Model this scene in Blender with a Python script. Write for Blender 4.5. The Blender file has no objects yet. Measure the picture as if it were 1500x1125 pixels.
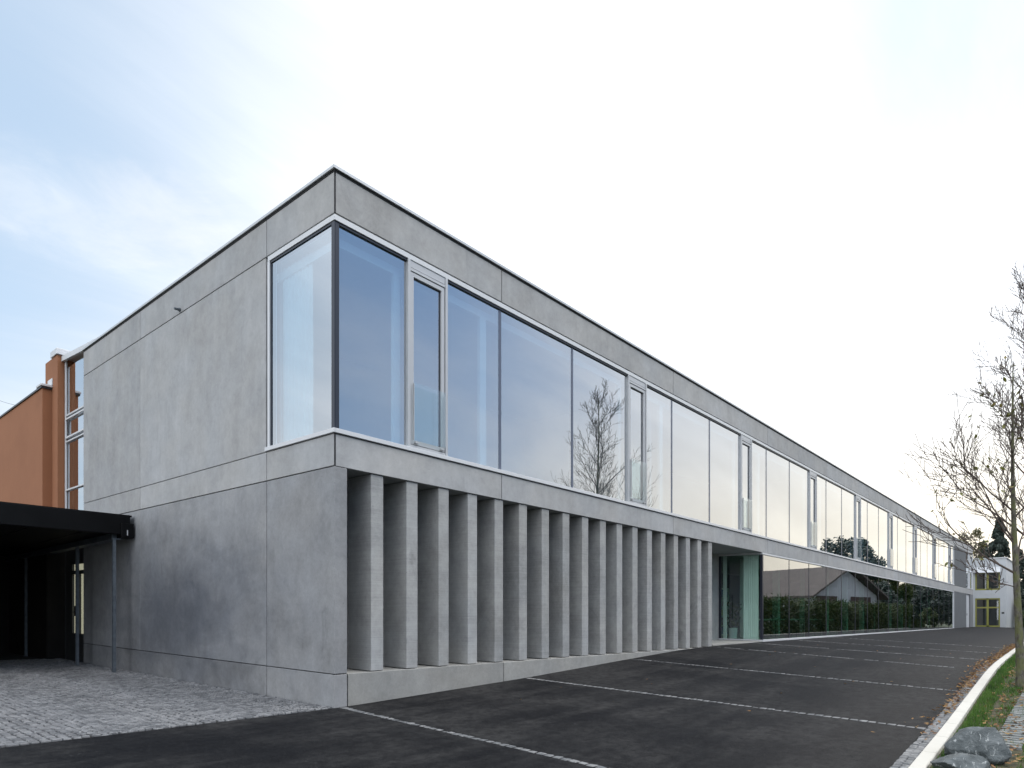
import bpy, bmesh, math, random
from mathutils import Vector, Matrix, noise as mnoise
R = math.radians
scene = bpy.context.scene

# ------------------------------------------------------------------ camera, sky, sun, exposure
ZO = 1.4                                   # eye height over the ground at the building's corner
F_PX, DEPTH, LAT = 980.5, 10.321, -2.737
VX, VY, RX, RY = .7557, .6549, .6549, -.7557
CX, CY = -6.007, -8.827
cam = bpy.data.cameras.new("camera")
cam.sensor_width = 36; cam.lens = F_PX / 1500 * 36; cam.shift_y = 344.5 / 1500
cam.clip_start = .05; cam.clip_end = 6000
co = bpy.data.objects.new("camera", cam); scene.collection.objects.link(co)
co.location = (CX, CY, ZO); co.rotation_euler = (R(90), 0, -math.atan2(VX, VY))
scene.camera = co
scene.view_settings.view_transform = 'Standard'; scene.view_settings.look = 'None'
scene.view_settings.gamma = 1; scene.view_settings.exposure = 0.15
scene.cycles.max_bounces = 7; scene.cycles.transparent_max_bounces = 16
scene.cycles.glossy_bounces = 4; scene.cycles.diffuse_bounces = 4

SUN_AZ = math.atan2(.30, .955); SUN_EL = R(15)           # azimuth counted from +X towards +Y
SUN_D = Vector((math.cos(SUN_EL) * math.cos(SUN_AZ), math.cos(SUN_EL) * math.sin(SUN_AZ), math.sin(SUN_EL)))
world = bpy.data.worlds.new("World"); scene.world = world; world.use_nodes = True

class NT:
    """small helper for wiring nodes"""
    def __init__(s, tree): s.t = tree; s.n = tree.nodes; s.l = tree.links
    def node(s, kind, **kw):
        n = s.n.new(kind)
        for k, val in kw.items():
            if k.startswith('i_'): s.put(n.inputs[k[2:].replace('_', ' ')], val)
            else: setattr(n, k, val)
        return n
    def put(s, sock, val):
        if isinstance(val, bpy.types.NodeSocket): s.l.new(val, sock)
        else:
            if sock.type == 'RGBA' and not isinstance(val, (int, float)) and len(val) == 3: val = (*val, 1)
            sock.default_value = val
    def math(s, op, a, b=None, c=None, clamp=False):
        n = s.n.new('ShaderNodeMath'); n.operation = op; n.use_clamp = clamp
        for i, v in enumerate((a, b, c)):
            if v is not None: s.put(n.inputs[i], v)
        return n.outputs[0]
    def vmath(s, op, a, b=None):
        n = s.n.new('ShaderNodeVectorMath'); n.operation = op
        s.put(n.inputs[0], a)
        if b is not None: s.put(n.inputs[1], b)
        return n.outputs['Value'] if op in ('DOT_PRODUCT', 'LENGTH') else n.outputs[0]
    def mix(s, f, a, b, mode='MIX'):
        n = s.n.new('ShaderNodeMix'); n.data_type = 'RGBA'; n.blend_type = mode
        s.put(n.inputs[0], f); s.put(n.inputs[6], a); s.put(n.inputs[7], b)
        return n.outputs[2]
    def noise(s, vec, scale, detail=4, rough=.5, dist=0):
        n = s.n.new('ShaderNodeTexNoise')
        s.put(n.inputs['Vector'], vec); n.inputs['Scale'].default_value = scale
        n.inputs['Detail'].default_value = detail; n.inputs['Roughness'].default_value = rough
        n.inputs['Distortion'].default_value = dist
        return n.outputs['Fac']
    def ramp(s, f, lo, hi, a=0., b=1.):
        n = s.n.new('ShaderNodeMapRange'); n.interpolation_type = 'SMOOTHSTEP'
        s.put(n.inputs[0], f)
        for i, v in enumerate((lo, hi, a, b)): n.inputs[i + 1].default_value = v
        return n.outputs[0]
    def mapping(s, vec, scale=(1, 1, 1), loc=(0, 0, 0), rot=(0, 0, 0)):
        n = s.n.new('ShaderNodeMapping'); s.put(n.inputs[0], vec)
        n.inputs['Scale'].default_value = scale; n.inputs['Location'].default_value = loc
        n.inputs['Rotation'].default_value = rot
        return n.outputs[0]

def build_world():
    t = NT(world.node_tree)
    bg = world.node_tree.nodes['Background']
    sky = t.node('ShaderNodeTexSky'); sky.sky_type = 'NISHITA'; sky.sun_disc = False
    sky.sun_elevation = SUN_EL; sky.sun_rotation = math.pi / 2 - SUN_AZ
    sky.air_density = 1.0; sky.dust_density = 1.2; sky.ozone_density = 1.5
    tc = t.node('ShaderNodeTexCoord').outputs['Generated']
    sep = t.node('ShaderNodeSeparateXYZ'); t.put(sep.inputs[0], tc)
    z = t.math('MAXIMUM', sep.outputs[2], 0.0)
    # thin cloud sheet: direction projected on a plane, so wisps flatten towards the horizon
    inv = t.math('DIVIDE', 1.0, t.math('ADD', z, .16))
    cmb = t.node('ShaderNodeCombineXYZ')
    t.put(cmb.inputs[0], t.math('MULTIPLY', sep.outputs[0], inv)); t.put(cmb.inputs[1], t.math('MULTIPLY', sep.outputs[1], inv))
    pl = t.mapping(cmb.outputs[0], scale=(.62, 1.0, 1), rot=(0, 0, R(8)), loc=(2.3, .2, 0))
    n1 = t.noise(pl, .6, 7, .55, .5); n2 = t.noise(t.mapping(pl, scale=(.45, 1, 1), rot=(0, 0, R(-6))), 1.9, 8, .60, .7)
    cn = t.math('ADD', t.math('MULTIPLY', n1, .65), t.math('MULTIPLY', n2, .35))
    sd = t.vmath('DOT_PRODUCT', tc, tuple(SUN_D))
    horizon = t.ramp(sep.outputs[2], .0, .52, 1, 0)
    bias = t.math('ADD', t.math('MULTIPLY', t.ramp(sd, .46, .90), .52), t.math('MULTIPLY', horizon, t.ramp(sd, .0, .75, .10, .38)))
    west = t.math('MULTIPLY', t.ramp(sep.outputs[0], -.75, -.05, 1, 0), t.ramp(sep.outputs[2], .05, .60, 1, 0))
    bias = t.math('ADD', bias, t.math('MULTIPLY', west, .55))
    wv = t.vmath('MULTIPLY', t.vmath('SUBTRACT', tc, (.230, .862, .452)), (2.6, 2.6, 11.0))
    wl = t.math('ADD', t.vmath('LENGTH', wv), t.math('MULTIPLY', t.math('SUBTRACT', t.noise(t.mapping(tc, scale=(1, 1, 2.6)), 7.5, 7, .62, .5), .5), 1.5))
    bias = t.math('ADD', bias, t.ramp(wl, .0, .70, .16, 0))
    bias = t.math('SUBTRACT', bias, t.ramp(t.vmath('DOT_PRODUCT', tc, HOLE_D), .93, 1.0, 0, .42))
    fac = t.ramp(t.math('ADD', cn, bias), .40, 1.02)
    glow = t.math('POWER', t.math('MAXIMUM', sd, 0.0), 3.0)
    # two bright sky patches added out of view to light the facades
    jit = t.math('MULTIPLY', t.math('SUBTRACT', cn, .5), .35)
    back = t.ramp(t.math('ADD', t.vmath('DOT_PRODUCT', tc, FILL_D), jit), .55, .95)
    back2 = t.ramp(t.math('ADD', t.vmath('DOT_PRODUCT', tc, FILL_D2), t.math('MULTIPLY', jit, .3)), .86, .98)
    lum = t.math('ADD', .86, t.math('MULTIPLY', glow, .50))
    lum = t.math('MULTIPLY', lum, t.ramp(n2, .25, .75, .90, 1.08))
    warm = t.math('MULTIPLY', t.ramp(sd, .2, .9), t.ramp(sep.outputs[2], .05, .34, 1, .0))
    cc = t.mix(warm, (.94, .98, 1.04, 1), (1.12, 1.03, .86, 1))
    cloud = t.node('ShaderNodeVectorMath', operation='SCALE'); t.put(cloud.inputs[0], cc); t.put(cloud.inputs['Scale'], lum)
    blue = t.node('ShaderNodeVectorMath', operation='SCALE'); t.put(blue.inputs[0], sky.outputs[0]); blue.inputs['Scale'].default_value = SKY_S
    veil = t.mix(.55, blue.outputs[0], t.mix(t.ramp(sep.outputs[1], -.45, .25), (.28, .50, .92, 1), (.70, .88, 1.08, 1)))
    col = t.mix(fac, veil, cloud.outputs[0])
    col = t.mix(back, col, FILL_C)
    col = t.mix(back2, col, FILL_C2)
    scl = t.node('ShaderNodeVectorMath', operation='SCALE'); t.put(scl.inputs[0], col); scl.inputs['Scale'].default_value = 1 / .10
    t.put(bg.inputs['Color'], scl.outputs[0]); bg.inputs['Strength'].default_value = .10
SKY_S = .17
FILL_D = (-.93, .02, .36)
FILL_C = (2.1, 2.18, 2.28, 1)
FILL_D2 = (.16, -.46, .87)
FILL_C2 = (6.0, 5.9, 5.8, 1)
HOLE_D = (.838, .05, .54)
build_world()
sl = bpy.data.lights.new("sun", 'SUN'); sl.energy = .9; sl.angle = R(14); sl.color = (1, .93, .82)
so = bpy.data.objects.new("sun", sl); scene.collection.objects.link(so)
so.rotation_euler = SUN_D.to_track_quat('Z', 'Y').to_euler(); so.location = (30, 20, 40)

# ------------------------------------------------------------------ helpers
COL = scene.collection
K = .0183                                  # ground and building rise gently towards the back
def lift(p, k=K):
    x, y, z = p
    return (x, y, z + (k * min(y, 40) if y > 0 else 0) + ZO)

def link(o, parent=None):
    COL.objects.link(o)
    if parent is not None: o.parent = parent
    return o
def tag(o, label=None, cat=None, group=None, kind=None):
    if label: o['label'] = label
    if cat: o['category'] = cat
    if group: o['group'] = group
    if kind: o['kind'] = kind
    return o
def empty(name, loc, label, cat, group=None):
    o = bpy.data.objects.new(name, None); o.location = loc; o.empty_display_size = .3
    COL.objects.link(o); return tag(o, label, cat, group)
def world_loc(o):
    v = Vector((0, 0, 0))
    while o is not None: v += o.location; o = o.parent
    return v

class MB:
    """collects shapes in world space (z counted from the eye) and links them as ONE mesh"""
    def __init__(s): s.v = []; s.f = []; s.m = []; s.cur = 0
    def add(s, vs, fs):
        b = len(s.v); s.v += [tuple(p) for p in vs]; s.f += [tuple(i + b for i in f) for f in fs]; s.m += [s.cur] * len(fs); return s
    def box(s, x0, x1, y0, y1, z0, z1):
        return s.add([(x0,y0,z0),(x1,y0,z0),(x1,y1,z0),(x0,y1,z0),(x0,y0,z1),(x1,y0,z1),(x1,y1,z1),(x0,y1,z1)],
                     [(0,3,2,1),(4,5,6,7),(0,1,5,4),(1,2,6,5),(2,3,7,6),(3,0,4,7)])
    def prism(s, poly, z0, z1):            # poly counter-clockwise, z0/z1 numbers or lists
        n = len(poly)
        a = z0 if isinstance(z0, list) else [z0] * n; b = z1 if isinstance(z1, list) else [z1] * n
        return s.add([(p[0], p[1], a[i]) for i, p in enumerate(poly)] + [(p[0], p[1], b[i]) for i, p in enumerate(poly)],
                     [tuple(range(n))[::-1], tuple(range(n, 2*n))] + [(i, (i+1) % n, (i+1) % n + n, i + n) for i in range(n)])
    def obox(s, cx, cy, ang, dx, dy, z0, z1):
        c, q = math.cos(ang), math.sin(ang)
        return s.prism([(cx + a*dx*c - b*dy*q, cy + a*dx*q + b*dy*c) for a, b in ((-.5,-.5),(.5,-.5),(.5,.5),(-.5,.5))], z0, z1)
    def tube(s, p0, p1, r0, r1=None, n=8, cap=True):
        r1 = r0 if r1 is None else r1
        p0, p1 = Vector(p0), Vector(p1); d = (p1 - p0)
        if d.length < 1e-6: return s
        d.normalize(); a = d.orthogonal().normalized(); b = d.cross(a)
        vs = []
        for p, r in ((p0, r0), (p1, r1)):
            for i in range(n):
                t = 2 * math.pi * i / n; vs.append(p + (a * math.cos(t) + b * math.sin(t)) * r)
        fs = [(i, (i+1) % n, (i+1) % n + n, i + n) for i in range(n)]
        if cap: fs += [tuple(range(n))[::-1], tuple(range(n, 2*n))]
        return s.add(vs, fs)
    def quad(s, a, b, c, d): return s.add([a, b, c, d], [(0, 1, 2, 3)])
    def build(s, name, mats, parent=None, bevel=0, smooth=False, k=K, origin=None, sheared=True):
        vs = [lift(p, k) if sheared else (p[0], p[1], p[2] + ZO) for p in s.v]
        if origin is None:
            xs, ys, zs = zip(*vs)
            origin = ((min(xs)+max(xs))/2, (min(ys)+max(ys))/2, min(zs))
        og = Vector(origin)
        me = bpy.data.meshes.new(name)
        me.from_pydata([(p[0]-og.x, p[1]-og.y, p[2]-og.z) for p in vs], [], s.f)
        for m in (mats if isinstance(mats, (list, tuple)) else [mats]): me.materials.append(m)
        if len(me.materials) > 1: me.polygons.foreach_set('material_index', s.m)
        if bevel:
            bm = bmesh.new(); bm.from_mesh(me)
            es = [e for e in bm.edges if len(e.link_faces) == 2 and e.calc_face_angle(0) > .6]
            bmesh.ops.bevel(bm, geom=es, offset=bevel, segments=1, affect='EDGES', clamp_overlap=True)
            bm.to_mesh(me); bm.free()
        if smooth: me.polygons.foreach_set('use_smooth', [True] * len(me.polygons))
        o = bpy.data.objects.new(name, me)
        link(o, parent)
        o.location = og - (world_loc(parent) if parent else Vector((0, 0, 0)))
        return o

def copy_tree(o, parent=None, off=Vector((0, 0, 0))):
    kids = list(o.children)
    c = o.copy(); COL.objects.link(c); c.parent = parent; c.location = o.location + off
    for ch in kids: copy_tree(ch, c)
    return c

# image-to-plan helpers (pixels of the 1500 px photograph, used only to size and place real geometry)
def XF(x, Y=0):
    q = (x - 750) / F_PX
    return (q * (DEPTH + Y * VY) - LAT - Y * RY) / (RX - q * VX)
def depth(X, Y): return DEPTH + X * VX + Y * VY
_PTS = [(-1e4,-1.374),(-.6,-1.374),(0,-1.374),(4.56,-1.208),(8,-1.035),(11.4,-.87),(13.4,-.825),(17.8,-.80),(61,-.752),(1e4,-.752)]
def _zl(X):
    for a, b in zip(_PTS, _PTS[1:]):
        if a[0] <= X <= b[0]: return a[1] + (b[1]-a[1]) * (X-a[0]) / (b[0]-a[0])
def zf(X): return sum(_zl(X + d) for d in (-.6, -.3, 0, .3, .6)) / 5
def zg(X, Y): return zf(X) + (.034 * max(Y, -13) if Y < 0 else 0)      # lift() adds the rise for Y > 0

# ------------------------------------------------------------------ materials
def principled(name, **kw):
    m = bpy.data.materials.new(name); m.use_nodes = True
    b = m.node_tree.nodes['Principled BSDF']; t = NT(m.node_tree)
    for k, v in kw.items(): t.put(b.inputs[k.replace('_', ' ')], v)
    return m, t, b
def pos(t): return t.node('ShaderNodeNewGeometry').outputs['Position']
def rnd(t): return t.node('ShaderNodeObjectInfo').outputs['Random']

def bump(t, b, h, strength=.2, dist=.01):
    n = t.node('ShaderNodeBump'); n.inputs['Strength'].default_value = strength; n.inputs['Distance'].default_value = dist
    t.put(n.inputs['Height'], h); t.put(b.inputs['Normal'], n.outputs[0])

def concrete(name, c, var=.12, tint=(0, 0, 0), rough=.62, pores=True, streak=.5, board=0, speck=0, stain=None, smudge=.2):
    m, t, b = principled(name)
    p = pos(t); r = rnd(t)
    off = t.node('ShaderNodeCombineXYZ')
    for i in range(3): t.put(off.inputs[i], t.math('MULTIPLY', r, 37.0 + 11 * i))
    pp = t.vmath('ADD', p, off.outputs[0])
    big = t.noise(pp, .55, 5, .55, .4); mid = t.noise(pp, 2.4, 6, .62, .3)
    st = t.noise(t.mapping(pp, scale=(1, 1, .10)), 4.2, 6, .6, .2)
    fine = t.noise(pp, 30, 5, .8); grit = t.noise(pp, 9.5, 6, .72, .4)
    f = t.math('ADD', t.math('MULTIPLY', t.math('SUBTRACT', big, .5), 1.6), t.math('MULTIPLY', t.math('SUBTRACT', mid, .5), 1.7))
    f = t.math('ADD', f, t.math('MULTIPLY', t.math('SUBTRACT', st, .5), streak))
    f = t.math('ADD', f, t.math('MULTIPLY', t.math('SUBTRACT', fine, .5), .8 + speck))
    f = t.math('ADD', f, t.math('MULTIPLY', t.math('SUBTRACT', grit, .5), 1.3))
    if board:
        bl = t.noise(t.mapping(pp, scale=(.35, .35, 30)), 2.2, 3, .6)
        f = t.math('ADD', f, t.math('MULTIPLY', t.math('SUBTRACT', bl, .5), board))
    f = t.math('ADD', f, t.math('MULTIPLY', t.math('SUBTRACT', r, .5), .45))
    gain = t.math('ADD', 1.0, t.math('MULTIPLY', f, var * 2))
    # dark smudges with edges of their own, as on fair-faced concrete
    sm = t.ramp(t.noise(t.mapping(pp, scale=(1, 1, .55), loc=(5, 2, 9)), 1.25, 7, .66, .9), .60, .74)
    gain = t.math('MULTIPLY', gain, t.math('SUBTRACT', 1.0, t.math('MULTIPLY', sm, smudge)))
    hue = t.ramp(t.noise(pp, .8, 3), .3, .7)
    base = t.mix(hue, tuple(c[i] * (.985, 1.0, 1.02)[i] for i in range(3)), tuple(c[i] * (1.01, 1.0, .985)[i] for i in range(3)))
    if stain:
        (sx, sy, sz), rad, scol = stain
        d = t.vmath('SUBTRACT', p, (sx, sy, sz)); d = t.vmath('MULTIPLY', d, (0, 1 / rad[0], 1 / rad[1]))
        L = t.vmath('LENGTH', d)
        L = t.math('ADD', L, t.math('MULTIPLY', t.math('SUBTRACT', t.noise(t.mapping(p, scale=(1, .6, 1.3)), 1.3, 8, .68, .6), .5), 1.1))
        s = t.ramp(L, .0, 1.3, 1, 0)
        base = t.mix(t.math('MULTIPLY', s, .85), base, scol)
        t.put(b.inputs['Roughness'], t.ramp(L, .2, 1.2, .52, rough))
    else: b.inputs['Roughness'].default_value = rough
    sc = t.node('ShaderNodeVectorMath', operation='SCALE'); t.put(sc.inputs[0], base); t.put(sc.inputs['Scale'], gain)
    col = sc.outputs[0]
    h = t.math('MULTIPLY', fine, .4)
    if pores:
        vo = t.node('ShaderNodeTexVoronoi'); vo.inputs['Scale'].default_value = 9; t.put(vo.inputs['Vector'], pp)
        hole = t.math('MULTIPLY', t.ramp(vo.outputs['Distance'], .035, .075, 1, 0), t.ramp(t.noise(pp, 1.7, 2), .48, .6))
        col = t.mix(t.math('MULTIPLY', hole, .75), col, tuple(x * .35 for x in c))
        h = t.math('SUBTRACT', h, hole)
    t.put(b.inputs['Base Color'], col); bump(t, b, h, .35, .005)
    b.inputs['Specular IOR Level'].default_value = .3
    return m

def plain(name, c, rough=.5, metallic=0, var=.06, scale=6, bmp=.05):
    m, t, b = principled(name, Roughness=rough, Metallic=metallic)
    n = t.noise(pos(t), scale, 5, .6)
    g = t.ramp(n, .25, .75, 1 - var, 1 + var)
    sc = t.node('ShaderNodeVectorMath', operation='SCALE'); sc.inputs[0].default_value = c; t.put(sc.inputs['Scale'], g)
    t.put(b.inputs['Base Color'], sc.outputs[0])
    if bmp: bump(t, b, t.noise(pos(t), scale * 8, 3), bmp, .003)
    return m

def glass(name, base, tint, rough=.0, power=1.0):
    m = bpy.data.materials.new(name); m.use_nodes = True; t = NT(m.node_tree)
    m.node_tree.nodes.remove(m.node_tree.nodes['Principled BSDF'])
    out = m.node_tree.nodes['Material Output']
    bp = t.node('ShaderNodeBump'); bp.inputs['Strength'].default_value = .012; bp.inputs['Distance'].default_value = .05
    t.put(bp.inputs['Height'], t.noise(pos(t), .9, 2))
    gm = t.node('ShaderNodeNewGeometry')
    cosi = t.math('ABSOLUTE', t.vmath('DOT_PRODUCT', gm.outputs['Normal'], gm.outputs['Incoming']))
    sch = t.math('POWER', t.math('SUBTRACT', 1.0, cosi, clamp=True), 5.0 * power)
    f = t.math('ADD', base, t.math('MULTIPLY', sch, 1 - base), clamp=True)
    f = t.math('MULTIPLY', f, t.math('SUBTRACT', 1.0, gm.outputs['Backfacing']))
    tr = t.node('ShaderNodeBsdfTransparent'); t.put(tr.inputs[0], tint)
    gl = t.node('ShaderNodeBsdfGlossy'); gl.inputs['Roughness'].default_value = rough
    t.put(gl.inputs['Color'], (.96, .98, 1.0, 1)); t.put(gl.inputs['Normal'], bp.outputs[0])
    mx = t.node('ShaderNodeMixShader'); t.put(mx.inputs[0], f); t.put(mx.inputs[1], tr.outputs[0]); t.put(mx.inputs[2], gl.outputs[0])
    t.put(out.inputs['Surface'], mx.outputs[0])
    return m

M = {}
M['concrete'] = concrete('fair_faced_concrete', (.345, .346, .346), var=.15, streak=.85)
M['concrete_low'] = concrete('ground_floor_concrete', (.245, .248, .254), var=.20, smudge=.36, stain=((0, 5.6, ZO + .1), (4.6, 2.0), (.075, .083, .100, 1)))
M['fin'] = concrete('fin_concrete', (.30, .302, .298), var=.20, board=1.2, smudge=.3, streak=.3)
M['plinth'] = concrete('plinth_concrete', (.27, .268, .255), var=.15, speck=.9)
M['soffit'] = concrete('soffit_concrete', (.30, .31, .31), var=.06, pores=False)
M['joint'] = plain('joint_black', (.012, .013, .015), .8, var=.02)
M['alu'] = plain('anodised_aluminium', (.46, .47, .485), .42, .2, .03, 3, 0)
M['alu_light'] = plain('pale_aluminium_trim', (.60, .61, .625), .42, .1, .03, 3, 0)
M['coping'] = plain('coping_sheet', (.50, .51, .52), .4, .4, .05, 1.5, .02)
M['gasket'] = plain('gasket_dark', (.018, .022, .035), .35, 0, .02)
M['seam'] = plain('seam_blue_grey', (.09, .11, .16), .3, 0, .02)
M['glass_up'] = glass('coated_glass', .46, (.74, .86, .92, 1), power=.45)
M['glass_low'] = glass('green_glass', .14, (.50, .72, .64, 1), power=.38)
M['glass_side'] = glass('green_side_glass', .12, (.84, .92, .89, 1))
M['glass_plain'] = glass('clear_glass', .14, (.93, .97, .97, 1))
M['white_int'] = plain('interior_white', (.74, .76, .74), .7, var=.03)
M['int_floor'] = plain('interior_floor', (.22, .22, .2), .5)
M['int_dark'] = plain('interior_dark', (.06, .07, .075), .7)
M['curtain'] = plain('curtain_white', (.80, .84, .82), .9, var=.04, scale=2)
M['louver'] = plain('louvre_grey', (.17, .18, .19), .7, .0, .05, 1)
M['white_paint'] = plain('white_paint', (.47, .49, .515), .55, 0, .04, 1.2)
M['yellow'] = plain('yellow_green_paint', (.25, .25, .055), .45, 0, .05, 3)
M['black'] = plain('black_fascia', (.004, .0042, .0048), .45, 0, .25, 1.5)
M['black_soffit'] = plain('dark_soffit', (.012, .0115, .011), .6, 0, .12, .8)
M['galv'] = plain('galvanised_steel', (.13, .15, .17), .45, .5, .2, 9)
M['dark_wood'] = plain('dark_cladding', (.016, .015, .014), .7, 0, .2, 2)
M['door_dark'] = plain('door_frame_dark', (.03, .032, .034), .4)
M['roof_tile'] = plain('brown_roof', (.085, .07, .062), .8, 0, .2, 1)
M['timber'] = plain('weathered_boards', (.22, .15, .09), .8, 0, .2, 2)
M['shutter'] = plain('brown_shutter', (.07, .045, .04), .7)
M['tabletop'] = plain('tabletop', (.45, .52, .46), .4)

def orange_mat():
    m, t, b = principled('orange_render', Roughness=.9)
    p = pos(t); n = t.noise(p, .7, 6, .6); f = t.noise(p, 55, 4, .7)
    col = t.mix(t.ramp(n, .3, .7), (.290, .122, .058, 1), (.330, .140, .068, 1))
    col = t.mix(t.ramp(f, .3, .7, 0, .35), col, (.20, .085, .040, 1))
    t.put(b.inputs['Base Color'], col); bump(t, b, f, .4, .006); return m
M['orange'] = orange_mat()
for _k in ('black', 'black_soffit', 'dark_wood'): M[_k].node_tree.nodes['Principled BSDF'].inputs['Specular IOR Level'].default_value = .12

def asphalt_mat():
    m, t, b = principled('asphalt')
    p = pos(t)
    fine = t.noise(p, 42, 5, .85); mid = t.noise(p, 7, 7, .75); big = t.noise(t.mapping(p, scale=(1, .45, 1)), .55, 6, .6, .5)
    lane = t.noise(t.mapping(p, scale=(.25, 2.2, 1), rot=(0, 0, .03)), .9, 5, .6, .3)
    f = t.math('ADD', t.math('MULTIPLY', big, .55), t.math('MULTIPLY', lane, .45))
    col = t.mix(t.ramp(f, .38, .64), (.006, .0064, .008, 1), (.036, .0355, .0355, 1))
    col = t.mix(t.ramp(fine, .52, .72, 0, .8), col, (.062, .062, .062, 1))
    col = t.mix(t.ramp(mid, .35, .62, .65, 0), col, (.0045, .0045, .0055, 1))
    # oil drips and pale scuffs
    sp = t.ramp(t.noise(p, 3.1, 5, .7, .8), .66, .74)
    col = t.mix(t.math('MULTIPLY', sp, .6), col, (.05, .05, .052, 1))
    t.put(b.inputs['Base Color'], col); t.put(b.inputs['Roughness'], t.ramp(f, .3, .7, .62, .78))
    b.inputs['Specular IOR Level'].default_value = .07
    bump(t, b, t.math('ADD', fine, t.math('MULTIPLY', mid, .6)), .7, .006)
    return m
M['asphalt'] = asphalt_mat()
def stone_mat(name, a, c, rough=.7, scale=14, seed=True, bm_=.4):
    m, t, b = principled(name, Roughness=rough)
    p = pos(t); vo = t.node('ShaderNodeTexVoronoi'); vo.inputs['Scale'].default_value = 8.5; t.put(vo.inputs['Vector'], p)
    bw = t.node('ShaderNodeSeparateColor'); t.put(bw.inputs[0], vo.outputs['Color'])
    n = t.noise(p, scale, 6, .7)
    f = t.math('ADD', t.math('MULTIPLY', n, .6), t.math('MULTIPLY', bw.outputs[0], .4 if seed else 0))
    t.put(b.inputs['Base Color'], t.mix(t.ramp(f, .25, .8), a, c)); bump(t, b, n, bm_, .01)
    return m
M['sett'] = stone_mat('granite_sett', (.085, .088, .094, 1), (.20, .202, .208, 1), .55)
M['sett_light'] = stone_mat('granite_sett_pale', (.085, .09, .095, 1), (.22, .22, .22, 1))
M['grout'] = stone_mat('dark_grout', (.02, .019, .017, 1), (.045, .042, .038, 1), .9, 30)
M['kerb'] = stone_mat('pale_kerb_concrete', (.52, .50, .45, 1), (.76, .74, .69, 1), .8, 3.5, False, .25)
M['paver'] = stone_mat('grass_paver', (.11, .12, .12, 1), (.22, .23, .22, 1), .8, 12)
M['soil'] = stone_mat('soil', (.03, .032, .012, 1), (.07, .06, .03, 1), .95, 9)
M['ground'] = stone_mat('meadow_ground', (.035, .05, .02, 1), (.07, .085, .035, 1), .95, .6, False)
def rock_mat():
    m, t, b = principled('rock_grey_green', Roughness=.75)
    p = pos(t); n = t.noise(p, 5, 8, .65, .8); st = t.noise(t.mapping(p, scale=(2, 9, 5), rot=(.5, .4, .8)), 3, 6, .7, .6)
    col = t.mix(t.ramp(n, .3, .7), (.035, .045, .048, 1), (.11, .125, .13, 1))
    col = t.mix(t.ramp(st, .56, .68), col, (.36, .38, .38, 1))
    col = t.mix(t.ramp(t.noise(p, 60, 3, .7), .55, .75, 0, .4), col, (.05, .055, .055, 1))
    t.put(b.inputs['Base Color'], col); bump(t, b, t.math('ADD', n, t.math('MULTIPLY', st, .5)), .8, .03); return m
M['rock'] = rock_mat()

def leafy(name, cols, rough=.6, transl=.25):
    m, t, b = principled(name, Roughness=rough)
    p = pos(t); w = t.node('ShaderNodeTexWhiteNoise'); w.noise_dimensions = '3D'
    t.put(w.inputs[0], t.vmath('SNAP', p, (.13, .13, .13)))
    n = t.noise(p, .8, 4)
    f = t.math('ADD', t.math('MULTIPLY', w.outputs[0], .6), t.math('MULTIPLY', n, .4))
    r = t.node('ShaderNodeValToRGB'); e = r.color_ramp.elements
    e[0].position = .15; e[0].color = (*cols[0], 1); e[1].position = .85; e[1].color = (*cols[-1], 1)
    for i, c in enumerate(cols[1:-1]): q = e.new(.15 + .7 * (i + 1) / (len(cols) - 1)); q.color = (*c, 1)
    t.put(r.inputs[0], f); t.put(b.inputs['Base Color'], r.outputs[0])
    tl = t.node('ShaderNodeBsdfTranslucent'); t.put(tl.inputs[0], r.outputs[0])
    mx = t.node('ShaderNodeMixShader'); mx.inputs[0].default_value = transl
    t.put(mx.inputs[1], b.outputs[0]); t.put(mx.inputs[2], tl.outputs[0])
    t.put(m.node_tree.nodes['Material Output'].inputs['Surface'], mx.outputs[0]); return m
M['leaf_green'] = leafy('foliage_green', [(.014, .025, .008), (.032, .055, .014), (.085, .10, .025)])
M['leaf_autumn'] = leafy('foliage_olive', [(.035, .045, .018), (.08, .085, .035), (.15, .12, .05)])
M['leaf_conifer'] = leafy('foliage_conifer', [(.012, .022, .018), (.022, .038, .030), (.04, .06, .045)], transl=.1)
M['leaf_few'] = leafy('foliage_yellow_green', [(.09, .10, .02), (.16, .17, .04), (.22, .17, .06)])
M['grass'] = leafy('grass_blades', [(.030, .075, .010), (.06, .14, .02), (.10, .18, .03)], .6, .35)
M['fallen'] = leafy('fallen_leaves', [(.10, .045, .018), (.20, .10, .04), (.30, .19, .07), (.16, .07, .03)], .8, .1)
def bark_mat(name, a, c, g):
    m, t, b = principled(name, Roughness=.9)
    p = pos(t); n = t.noise(t.mapping(p, scale=(1, 1, .4)), 22, 6, .7, .5); mo = t.noise(p, 5, 5, .6)
    col = t.mix(t.ramp(n, .35, .65), a, c); col = t.mix(t.ramp(mo, .42, .6, 0, .7), col, g)
    t.put(b.inputs['Base Color'], col); bump(t, b, n, .8, .01); return m
M['bark'] = bark_mat('bark_mossy', (.045, .038, .03, 1), (.13, .12, .10, 1), (.11, .12, .04, 1))
M['twig'] = plain('twig_brown', (.075, .055, .045), .8, 0, .2, 5)
M['stake'] = bark_mat('stake_wood', (.09, .07, .03, 1), (.17, .14, .07, 1), (.10, .11, .03, 1))

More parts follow.
